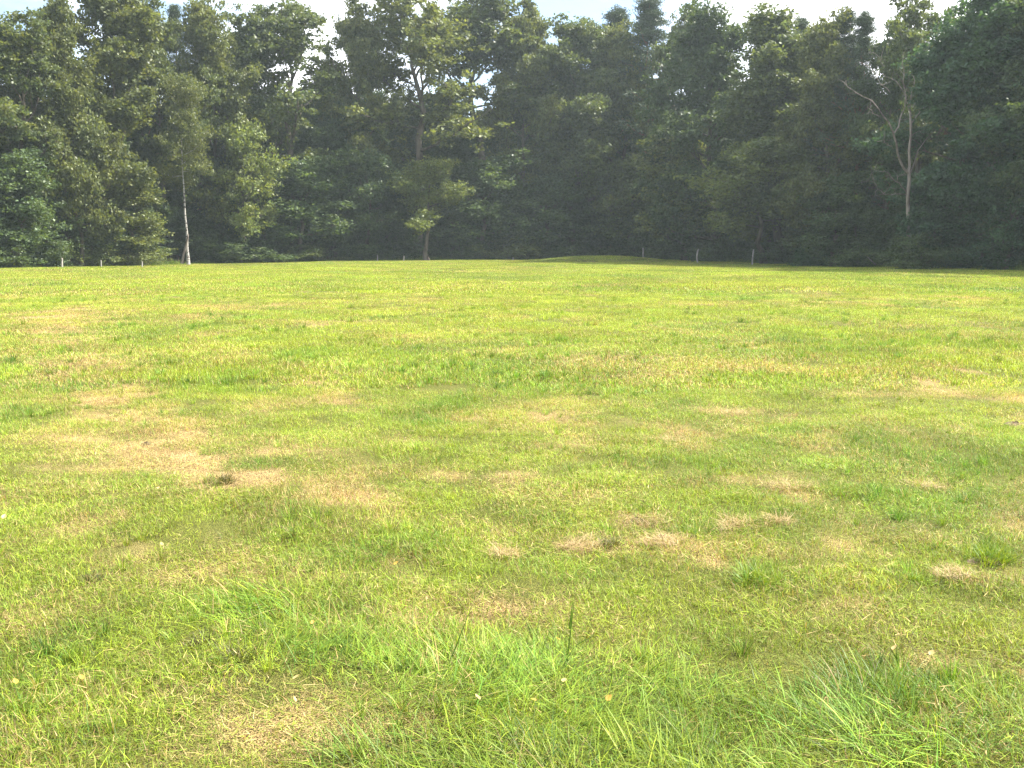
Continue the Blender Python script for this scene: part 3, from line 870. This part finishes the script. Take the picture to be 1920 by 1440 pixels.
# the birch with its leaning second stem
b = plant('birch_tree', 'slender birch with white bark and a leaning second stem, left part of the wood', 'tree', None, 'birch', 337, -.3, 150, 40, 'olive', 1.0)
T = Tubes()
D = edge_px(337) - .3
sc = b.scale
def to_local(px, py, dy=0):
    x, y, z = at_dist(px, py, D + dy)
    v = np.array([x, y, z]) - np.array(b.location)
    c, s = math.cos(-1.0), math.sin(-1.0)
    return np.array([(v[0] * c - v[1] * s) / sc[0], (v[0] * s + v[1] * c) / sc[1], v[2] / sc[2]])
T.add([to_local(341, 494, -.1), to_local(344, 478, -.1), to_local(349, 458, -.2), to_local(352, 446, -.3), to_local(353, 438, -.3)], np.array([.17, .13, .11, .09, .05]) / sc[0], 7)
T2 = link('second_stem', T.mesh('birch_stem', M_DEAD), b)

# the bare dead tree
def dead_tree():
    D = edge_px(1703) - 3.2
    rng = np.random.default_rng(5)
    o = bpy.data.objects.new('dead_tree', None)
    COL.objects.link(o)
    x0, y0, _ = at_dist(1704, 497, D)
    z0 = float(surf_z(np.array([x0]), np.array([y0]))[0])
    o.location = (x0, y0, z0)
    tag(o, 'bare grey dead tree with crooked forked limbs among dark oaks', 'tree')
    def Z(pts, dys):
        out = []
        for (zx, zy), dy in zip(pts, dys):
            px, py = 1420 + zx / 2.77, zy / 2.77
            p = np.array(at_dist(px, py, D + dy)) - np.array(o.location)
            out.append(p)
        return out
    def part(name, pts, r0, r1, dy0=0.0, dy1=0.0):
        P = Z(pts, np.linspace(dy0, dy1, len(pts)))
        # finer, slightly crooked course
        Q = [P[0]]
        for a, c in zip(P[:-1], P[1:]):
            Q += [a + (c - a) * .5 + rng.normal(0, .05, 3), c]
        t = Tubes()
        t.add(Q, np.linspace(r0, r1, len(Q)) * .5, 7)
        if name == 'branch':
            for q in Q[2::2]:
                tw = bend(rng, q, rng.normal(0, 1, 3) + np.array([-.2, 0, .6]), rng.uniform(.5, 1.3), 4, .2, .25)
                t.add(tw, np.linspace(.018, .006, 5), 4)
        link(name, t.mesh('dead_' + name, M_DEAD), o)
    part('trunk', [(792, 1375), (786, 1250), (784, 1130), (782, 1000), (788, 870)], .34, .24)
    part('limb', [(786, 900), (748, 850), (722, 740), (704, 680)], .19, .13, 0, -.9)
    part('branch', [(706, 690), (680, 630), (630, 565), (590, 520), (520, 485), (468, 450), (460, 415)], .12, .03, -.9, -1.6)
    part('branch', [(640, 610), (600, 590), (580, 580)], .05, .02, -1.2, -1.6)
    part('branch', [(712, 690), (740, 620), (765, 560), (772, 500)], .11, .05, -.8, -.2)
    part('limb', [(792, 880), (798, 700), (794, 580)], .21, .15, 0, .5)
    part('branch', [(794, 585), (770, 490), (735, 440), (700, 410), (655, 390)], .11, .03, .5, .1)
    part('branch', [(794, 585), (800, 490), (816, 430), (806, 388)], .11, .035, .5, .9)
    part('branch', [(770, 480), (762, 390), (752, 330), (757, 295)], .07, .025, .4, .3)
    part('branch', [(800, 640), (850, 575), (885, 520), (897, 470)], .10, .03, .3, -.4)
    part('branch', [(806, 560), (828, 525), (842, 498)], .06, .025, .3, -.2)
    part('branch', [(796, 900), (825, 815), (858, 750), (900, 700), (935, 668)], .10, .03, 0, -.7)
    part('branch', [(790, 720), (840, 680), (880, 668)], .05, .02, .3, .8)
    part('branch', [(780, 1000), (752, 972), (720, 945), (690, 915), (664, 890), (612, 886)], .10, .03, 0, -1.1)
    part('branch', [(722, 946), (728, 922), (742, 912), (772, 910)], .05, .02, -.6, -.8)
    part('branch', [(782, 1010), (720, 1006), (655, 1008), (618, 1016)], .09, .025, 0, -1.0)
    part('branch', [(655, 1006), (625, 985), (602, 942), (570, 940), (540, 950)], .05, .02, -.9, -1.4)
    part('branch', [(604, 944), (600, 920), (588, 910)], .04, .02, -1.2, -1.4)
    part('branch', [(690, 480), (640, 440), (615, 390), (588, 350)], .06, .02, .1, -.2)
    part('branch', [(660, 345), (640, 320), (608, 275)], .045, .02, .0, .3)
    part('branch', [(700, 760), (660, 740), (620, 735)], .045, .015, -.8, -1.2)
dead_tree()

# fallen pale stick lying at the edge (right)
def stick():
    D = edge_px(1640) - 1.0
    t = Tubes()
    pts = [np.array(at_dist(px, py, D + dy)) for px, py, dy in ((1626, 481, .2), (1632, 487, 0), (1637, 492, -.1), (1643, 497, -.2))]
    t.add(pts, [.02, .03, .035, .04], 6)
    tag(link('fallen_branch', t.mesh('fallen_branch', M_DEAD)), 'thin pale broken branch leaning at the foot of the wood, left of dead tree', 'branch')
stick()

# ------------------------------------------------------------------ the mass of the wood behind
def build_wood():
    rng = np.random.default_rng(77)
    keys = ['dense_a', 'dense_b', 'oak_b', 'sapling_b', 'pine_b', 'bush_c']
    tones = ['deep', 'deep', 'deep', 'deep', 'pine', 'deep']
    protos = []
    for k, t in zip(keys, tones):
        protos.append((PR[k]['crown'], GREENS[t]))
        protos.append((PR[k]['bark'], (1, 1, 1)))
    P, rot, scl, idx = [], [], [], []
    def put(k, px, back, topy, hw, zmax=1.0):
        D = edge_px(px) + back
        x, y, zt = at_dist(px, topy, D)
        z0 = float(surf_z(np.array([x]), np.array([y]))[0])
        p = PR[keys[k]]
        s = (hw / F * D) / p['W']; sz = (zt - z0) / p['H']
        rz = rng.uniform(0, 6.28)
        for q in (0, 1):
            P.append((x, y, z0)); rot.append((0, 0, rz)); scl.append((s, s, sz)); idx.append(2 * k + q)
    for row, (back, t0, t1, step, hw) in enumerate(((9, 210, 290, 74, 70), (15, 180, 270, 78, 72), (22, 170, 250, 82, 72), (30, 150, 240, 80, 72))):
        px = -420
        while px < 2350:
            put(int(rng.choice([0, 1, 2, 0, 1, 4])), px + rng.uniform(-14, 14), back + rng.uniform(-2, 2), rng.uniform(t0, t1), hw * rng.uniform(.85, 1.2))
            px += step * rng.uniform(.8, 1.2)
    for back, t0, t1, step in ((5, 340, 420, 60), (12, 330, 410, 60), (20, 360, 420, 60), (34, 380, 430, 55), (38, 380, 430, 55)):
        px = -420
        while px < 2350:
            put(int(rng.choice([3, 5, 3])), px, back + rng.uniform(-1.5, 1.5), rng.uniform(t0, t1), 52 * rng.uniform(.8, 1.2))
            px += step * rng.uniform(.75, 1.25)
    # the edge of the wood runs on beyond both sides of the picture
    for px in list(range(-400, -90, 80)) + list(range(2090, 2350, 80)):
        put(int(rng.choice([0, 1, 2])), px, rng.uniform(2, 4), rng.uniform(0, 60), 90)
        put(int(rng.choice([3, 5])), px + 30, rng.uniform(.5, 1.5), rng.uniform(380, 440), 60)
    o = scatter_object('woodland', protos, P, rot, scl, idx, {}, 'dim mass of trees and undergrowth deep in the wood', 'woodland')
    o.color = (*GREENS['deep'], 1)
    print('wood', len(P))
build_wood()

def build_weeds():
    rng = np.random.default_rng(31)
    protos = []
    for _ in range(4):
        V, Fc = join([blades(rng, 60, .5, (.18, .5), (.010, .022), .35, .9, 3), blades(rng, 22, .45, (.35, .75), (.008, .014), .2, .6, 3)])
        protos.append((mesh_from('weed_patch', V, Fc, M_GRASS), (1, 1, 1)))
    n = 2600
    px = rng.uniform(-420, 2350, n)
    px[:220] = rng.normal(1110, 70, 220)
    a = (px - 960) / F
    y = np.array([edge_px(p) for p in px]) + np.abs(rng.normal(0, 1.5, n)) + .8 + 1.2 * (fbm(px / 60, px * 0, 3, 3) - .3)
    x = a * y
    s = rng.uniform(.45, 1.0, n) * (.35 + 1.2 * fbm(x / 3, y / 3, 66, 3))
    P = np.stack([x, y, surf_z(x, y)], 1)
    rot = np.stack([0 * x, 0 * x, rng.uniform(0, 6.28, n)], 1)
    scatter_object('edge_weeds', protos, P, rot, np.stack([s, s, s], 1), rng.integers(0, 4, n),
                   {'dry': rng.uniform(.05, .3, n), 'hue': rng.uniform(.5, 1, n), 'val': rng.uniform(.6, 1.0, n)},
                   'uneven strip of taller weeds and grass along the foot of the wood', 'weeds')
build_weeds()

# ------------------------------------------------------------------ fence posts
def post(px, top, foot, lean, rad, label, group, bent=0.0, dark=False):
    x, y = on_ground(px, foot)
    z0 = float(surf_z(np.array([x]), np.array([y]))[0])
    _, _, zt = at_dist(px, top, y)
    H = max(zt - z0, .35)
    t = Tubes()
    n = 7
    pts = [(lean * k / (n - 1) + bent * math.sin(math.pi * k / (n - 1)), .02 * math.sin(k * 1.7), -.05 + (H + .05) * k / (n - 1)) for k in range(n)]
    pts.append((pts[-1][0], pts[-1][1], pts[-1][2] + .015))
    r = [rad * (1.08 - .03 * k + .04 * math.sin(k * 2.3 + px)) for k in range(n)] + [rad * .7]
    t.add(pts, r, 10)
    o = link('fence_post', t.mesh('fence_post', M_POST))
    o.location = (x, y, z0)
    return tag(o, label, 'fence post', group)
FP = 'old fence posts along the edge of the wood'
post(116, 484, 501.5, .05, .075, 'pale stout fence post, leftmost, standing out against dark bushes', FP)
post(190, 488, 502, 0, .045, 'dim thin fence post between the two pale posts on the left', FP)
post(267, 491, 502, 0, .045, 'short thin pale fence post left of the birch', FP)
post(708, 478, 490.8, .0, .06, 'small pale fence post left of the thick-trunked small tree, left of two', FP)
post(757, 479.5, 490.8, .02, .055, 'small pale fence post left of the thick-trunked small tree, right of two', FP)
post(962, 482, 489.5, 0, .05, 'barely visible short fence post left of the grassy mound', FP)
post(1206, 465, 489, -.04, .085, 'tall pale fence post at the right end of the mound', FP)
post(1308, 467, 492.5, .03, .085, 'bent pale fence post in the middle of the right-hand three', FP, -.10)
post(1410.5, 468, 494.5, .08, .075, 'slightly leaning pale fence post, rightmost of all', FP, -.03)

# ------------------------------------------------------------------ grass clumps that stand out in the meadow
def tint_material(name, a, b, transl=.35):
    m, n, l = new_mat(name)
    geo = N(n, 'ShaderNodeNewGeometry')
    c = mixc(n, l, geo.outputs['Random Per Island'], a, b)
    leafy_shader(n, l, c, transl, .5, .3)
    return m
M_TUSS = tint_material('tussock_green', (.24, .29, .025), (.07, .17, .02))
M_DARKT_SHADE = tint_material('dark_tussock_and_shade', (.055, .07, .018), (.15, .13, .04))  # dark tussock colour; also paints the shade of hollows
M_HAY = tint_material('cut_hay', (.46, .35, .17), (.26, .18, .08), .25)
M_STEM = tint_material('tall_blade', (.09, .16, .03), (.06, .12, .025))
M_SOIL_SHADE, _n, _l = new_mat('soil_and_shade')  # earth colour; also paints shaded gaps dark
_t = N(_n, 'ShaderNodeTexNoise'); _t.inputs['Scale'].default_value = 40
_p = N(_n, 'ShaderNodeBsdfPrincipled'); _p.inputs['Roughness'].default_value = .95
_l.new(mixc(_n, _l, _t.outputs['Fac'], (.05, .035, .02), (.16, .11, .06)), _p.inputs['Base Color'])
_o = N(_n, 'ShaderNodeOutputMaterial'); _l.new(_p.outputs[0], _o.inputs['Surface'])

def ground_thing(name, label, cat, group, px, py, parts, lift=0.0):
    x, y = on_ground(px, py, lift)
    z0 = float(surf_z(np.array([x]), np.array([y]))[0])
    V, Fc = join(parts)
    o = link(name, None)
    bpy.data.objects.remove(o)
    o = link(name, mesh_from(name, V, Fc, MATS[0]))
    o.location = (x, y, z0)
    return tag(o, label, cat, group)

MATS = [M_TUSS]
rng = np.random.default_rng(9)
def tussock(px, py, rad_px, h, n, mat, label, lean=.5):
    MATS[0] = mat
    _, y = on_ground(px, py)
    r = rad_px / F * y * 1.15
    parts = []
    for k in range(7):
        q, a = r * .7 * math.sqrt(rng.uniform()), rng.uniform(0, 6.28)
        g = rng.uniform(.55, 1.0)
        v, f = blades(rng, max(12, int(n * .11)), r * .55, (h[0] * g, h[1] * g), (.003, .0055), lean, .9, 4, root_r=.7)
        v[:, 0] += q * math.cos(a); v[:, 1] += q * math.sin(a) * .8
        parts.append((v, f))
    return ground_thing('grass_tussock', label, 'grass tussock', 'tussocks in the meadow', px, py, parts)
tussock(414, 902, 24, (.09, .19), 420, M_DARKT_SHADE, 'dark brownish grass tussock in the dry swath, left of centre', .7)
tussock(1850, 1046, 46, (.10, .2), 640, M_TUSS, 'thick green grass tussock with painted dark shade beneath, right edge of meadow')
tussock(1860, 800, 26, (.07, .15), 240, M_TUSS, 'green tussock beside the small heap of litter at the right border')
tussock(1435, 1090, 56, (.09, .19), 640, M_TUSS, 'bright green upright tussock in front of the hay litter, right of centre')
tussock(1290, 998, 36, (.06, .13), 260, M_TUSS, 'green tussock beside the strewn hay, nearest the middle of the meadow')
tussock(1142, 1018, 20, (.08, .15), 260, M_DARKT_SHADE, 'small brown bent tussock at the right end of the longest hay wisp', .8)
tussock(1710, 1082, 36, (.06, .12), 260, M_TUSS, 'rounded green tussock left of the thick one at the right edge')
tussock(1650, 1300, 80, (.07, .15), 460, M_TUSS, 'broad yellowish green tussock in the right foreground')
tussock(60, 1325, 56, (.06, .13), 300, M_TUSS, 'green tussock in the bottom left corner of the meadow')
tussock(178, 1084, 32, (.06, .12), 420, M_DARKT_SHADE, 'dark matted grass put in for a shaded hollow in the short grass near the left border', 1.15)  # dark blades stand in for the shade of a hollow
tussock(385, 1204, 36, (.07, .14), 520, M_DARKT_SHADE, 'dark matted grass put in for a shaded hollow at the left end of the flattened grass, upper of two', 1.15)  # shaded hollow put in as dark-coloured grass
tussock(448, 1236, 38, (.07, .14), 520, M_DARKT_SHADE, 'brown matted grass put in for a shaded hollow at the left end of the flattened grass, lower of two', 1.15)  # another hollow whose shade is put into the grass colour

def hay(px, py, rx, ry, n, label, az=None):
    MATS[0] = M_HAY
    _, y = on_ground(px, py)
    r = rx / F * y
    parts = []
    for k in range(7):
        q, a = r * .75 * math.sqrt(rng.uniform()), rng.uniform(0, 6.28)
        v, f = blades(rng, n // 8, r * .5, (.05, .13), (.0018, .0034), 1.2, .5, 4, wind=(rng.uniform(0, 6.28) if az is None else az + rng.normal(0, .4)), flat=.35)
        v[:, 0] += q * math.cos(a); v[:, 1] += q * math.sin(a)
        v[:, 2] += rng.uniform(0, .025)
        parts.append((v, f))
    o = ground_thing('hay_wisp', label, 'hay', 'wisps of cut hay left on the meadow', px, py, parts)
    y0, y1 = on_ground(px, py + ry)[1], on_ground(px, py - ry)[1]
    o.scale = (1, max(.5, (y1 - y0) / 2 / r), 1)
    return o
hay(945, 1032, 34, 14, 420, 'round pale hay wisp, leftmost of those in the middle of the meadow')
hay(1080, 1018, 46, 12, 460, 'longest combed hay wisp, second in the middle of the meadow', .3)
hay(1205, 978, 50, 12, 420, 'pale hay wisp above the combed ones, with black gap beside it')
hay(1245, 1018, 50, 13, 420, 'hay wisp right of the longest combed one', 2.6)
hay(1385, 992, 40, 13, 380, 'pinkish hay wisp right of the green tussock by the strewn hay')
hay(1458, 987, 32, 10, 300, 'small hay wisp at the right end of the row in the middle')
hay(1480, 915, 50, 11, 420, 'reddish dry hay patch behind the row of hay wisps')
hay(1735, 905, 46, 10, 380, 'hay wisp behind the green tussocks on the right')
hay(1800, 1085, 46, 10, 360, 'hay wisp below the thick green tussock at the right edge')
hay(1250, 824, 30, 6, 260, 'thin far hay wisp right of centre')
hay(1372, 772, 30, 6, 260, 'thinnest far hay wisp, farther back than the others')

def soil(px, py, rx, label):
    """a low crumbly dark mound: turned earth, and dark patches put in for shaded gaps"""
    r_ = np.random.default_rng(int(px))
    x, y = on_ground(px, py)
    r = rx / F * y
    V, Fc = [], []
    nr, na = 7, 16
    for i in range(nr):
        for j in range(na):
            a = 2 * math.pi * j / na
            q = r * i / (nr - 1) * (1 + .18 * math.sin(3 * a + px))
            V.append((q * math.cos(a), q * math.sin(a) * .7, .022 * (1 - (i / (nr - 1)) ** 2) * r_.uniform(.2, 1.4) - .012))
    for i in range(nr - 1):
        for j in range(na):
            j2 = (j + 1) % na
            Fc.append((i * na + j, (i + 1) * na + j, (i + 1) * na + j2, i * na + j2))
    o = link('soil_and_shade_patch', mesh_from('soil_and_shade_patch', V, Fc, M_SOIL_SHADE))
    o.location = (x, y, float(surf_z(np.array([x]), np.array([y]))[0]) + .015)
    tag(o, label, 'soil heap', 'bare scraped spots in the meadow')
soil(1905, 792, 22, 'low scraped heap of earth and litter at the right border')
soil(1845, 1050, 34, 'dark patch painted for the shade under the thick green tussock at the right edge')  # the tussock's shadow, painted as a dark patch
soil(1240, 1008, 16, 'dark patch put in for a shaded gap between the hay wisps')  # shade between the wisps, painted as a dark patch
soil(1195, 975, 18, 'black patch put in for the shaded gap beside the pale hay wisp')  # shade beside the wisp, painted as a dark patch
soil(275, 828, 10, 'small dark patch in the dry swath, far left')

# tall single blades sticking up out of the flattened grass
def tall(px, foot, tip, leaf, label):
    x, y = on_ground(px, foot)
    z0 = float(surf_z(np.array([x]), np.array([y]))[0])
    p0 = np.array([x, y, z0])
    tx, ty, tz = at_dist(tip[0], tip[1], y - .02)
    root = bpy.data.objects.new('grass_stalk', None)
    COL.objects.link(root)
    root.location = p0
    tag(root, label, 'grass stalk', 'single stalks above the flattened grass')
    def strip(a, c, w, sag):
        V, Fc = [], []
        for k in range(7):
            t = k / 6
            m = a + (c - a) * t + np.array([0, 0, -sag * t * t + sag * t])
            ww = w * (1 - t ** 2.2) * .5 + .0006
            V += [m + np.array([ww, 0, 0]), m + np.array([0, ww * .6, ww * .3]), m - np.array([ww, 0, 0])]
            if k < 6:
                q = 3 * k
                Fc += [(q, q + 1, q + 4, q + 3), (q + 1, q + 2, q + 5, q + 4)]
        return mesh_from('grass_blade', V, Fc, M_STEM)
    link('stem', strip(np.zeros(3), np.array([tx, ty, tz]) - p0, .0042, .0), root)
    for (sx, sy), (ex, ey) in leaf:
        a = np.array(at_dist(sx, sy, y)) - p0
        c = np.array(at_dist(ex, ey, y - .05)) - p0
        link('blade', strip(a, c, .0062, .01), root)
tall(1064, 1232, (1078, 1118), [((1068, 1180), (1074, 1130)), ((1080, 1210), (1125, 1188))], 'tallest dark grass stalk with side blade, middle foreground')
tall(1218, 1290, (1216, 1236), [((1220, 1256), (1248, 1238))], 'forked grass stalk right of the tallest one')
tall(1145, 1300, (1148, 1244), [], 'thin dark stalk between the tallest and the forked one')
tall(842, 1250, (885, 1135), [], 'long slanting grass stalk left of the tallest one')
tall(1683, 1245, (1681, 1212), [((1682, 1236), (1672, 1222))], 'upright stalk in the right foreground with pale tip')

# yellow leaves lying on the grass
M_FALL = tint_material('fallen_leaf', (.42, .25, .03), (.46, .30, .07), .3)
M_FALL2 = tint_material('pale_fallen_leaf', (.42, .32, .15), (.40, .28, .10), .3)
def leaf(px, py, size, mat, label):
    rl = np.random.default_rng(int(px * 7 + py))
    x, y = on_ground(px, py, .045)
    z0 = float(surf_z(np.array([x]), np.array([y]))[0])
    V, Fc = [], []
    size *= .82
    L, W = size, size * .7
    n = 7
    for k in range(n):
        t = k / (n - 1)
        w = W * .5 * (math.sin(math.pi * t ** .75) ** .8 if 0 < t < 1 else .03)
        zc = .25 * L * (t - .5) ** 2
        V += [(-w, (t - .5) * L, zc + w * .45), (0, (t - .5) * L, zc), (w, (t - .5) * L, zc + w * .35)]
        if k:
            q = 3 * (k - 1)
            Fc += [(q, q + 1, q + 4, q + 3), (q + 1, q + 2, q + 5, q + 4)]
    o = link('fallen_leaf', mesh_from('fallen_leaf', V, Fc, mat))
    o.location = (x, y, z0 + .058)
    o.rotation_euler = (R(25) + rl.normal(0, .2), rl.normal(0, .25), rl.uniform(-1, 1))
    tag(o, label, 'fallen leaf', 'yellow leaves fallen on the meadow')
for a in [
    (28, 1268, .036, M_FALL, 'bright yellow leaf in the grass nearest the left border'), (152, 1262, .034, M_FALL, 'orange-yellow leaf, second from the left in the foreground'),
    (556, 1276, .034, M_FALL2, 'pale yellow leaf at the edge of the brown thatch below the flattened grass'), (552, 1313, .03, M_FALL2, 'cream leaf on brown thatch, below another pale one'),
    (297, 915, .04, M_FALL2, 'cream leaf farthest back on the left, below the dark tussock'), (8, 971, .05, M_FALL2, 'whitish leaf at the left border, halfway down the meadow'),
    (303, 1016, .036, M_FALL2, 'small cream leaf between dark tussock and flattened grass'), (586, 1175, .034, M_FALL, 'orange leaf lying on the flattened grass'),
    (895, 1322, .036, M_FALL2, 'pale leaf deep in the long grass, bottom centre'), (1058, 1290, .036, M_FALL2, 'cream leaf below the tallest grass stalk'),
    (1142, 1322, .036, M_FALL, 'yellow leaf at the bottom, right of the centre'), (802, 1130, .03, M_FALL2, 'small whitish leaf on the dry strip left of the tallest stalk'),
    (743, 1058, .034, M_FALL, 'small orange leaf behind the dry strip, left of centre'), (898, 1090, .03, M_FALL, 'tiny yellow leaf right of the small orange one'),
    (1677, 1214, .036, M_FALL2, 'pale leaf at the tip of the upright stalk, right foreground'), (1747, 1223, .036, M_FALL2, 'pale leaf on dry grass, farthest right in the foreground'),
    (1045, 1202, .03, M_FALL, 'small orange leaf at the foot of the tallest stalk'), (1000, 1325, .03, M_FALL, 'amber leaf half hidden in long grass between two bottom leaves'),
]:
    leaf(*a)

# ------------------------------------------------------------------ air
def haze_veil():  # thin scattering volume, added to lift the darks like lens veil
    V = [(sx * 190, -25 if sy < 0 else 190, -2.0 if sz < 0 else 42) for sz in (-1, 1) for sy in (-1, 1) for sx in (-1, 1)]
    Fc = [(0, 2, 3, 1), (4, 5, 7, 6), (0, 1, 5, 4), (2, 6, 7, 3), (0, 4, 6, 2), (1, 3, 7, 5)]
    m, n, l = new_mat('haze_veil')
    v = N(n, 'ShaderNodeVolumePrincipled')
    v.inputs['Color'].default_value = (.82, .96, 1.0, 1)
    v.inputs['Density'].default_value = .00033
    v.inputs['Anisotropy'].default_value = 0.2
    o = N(n, 'ShaderNodeOutputMaterial')
    l.new(v.outputs[0], o.inputs['Volume'])
    h = link('haze_veil', mesh_from('haze_veil', V, Fc, m))
    h['kind'] = 'stuff'
haze_veil()
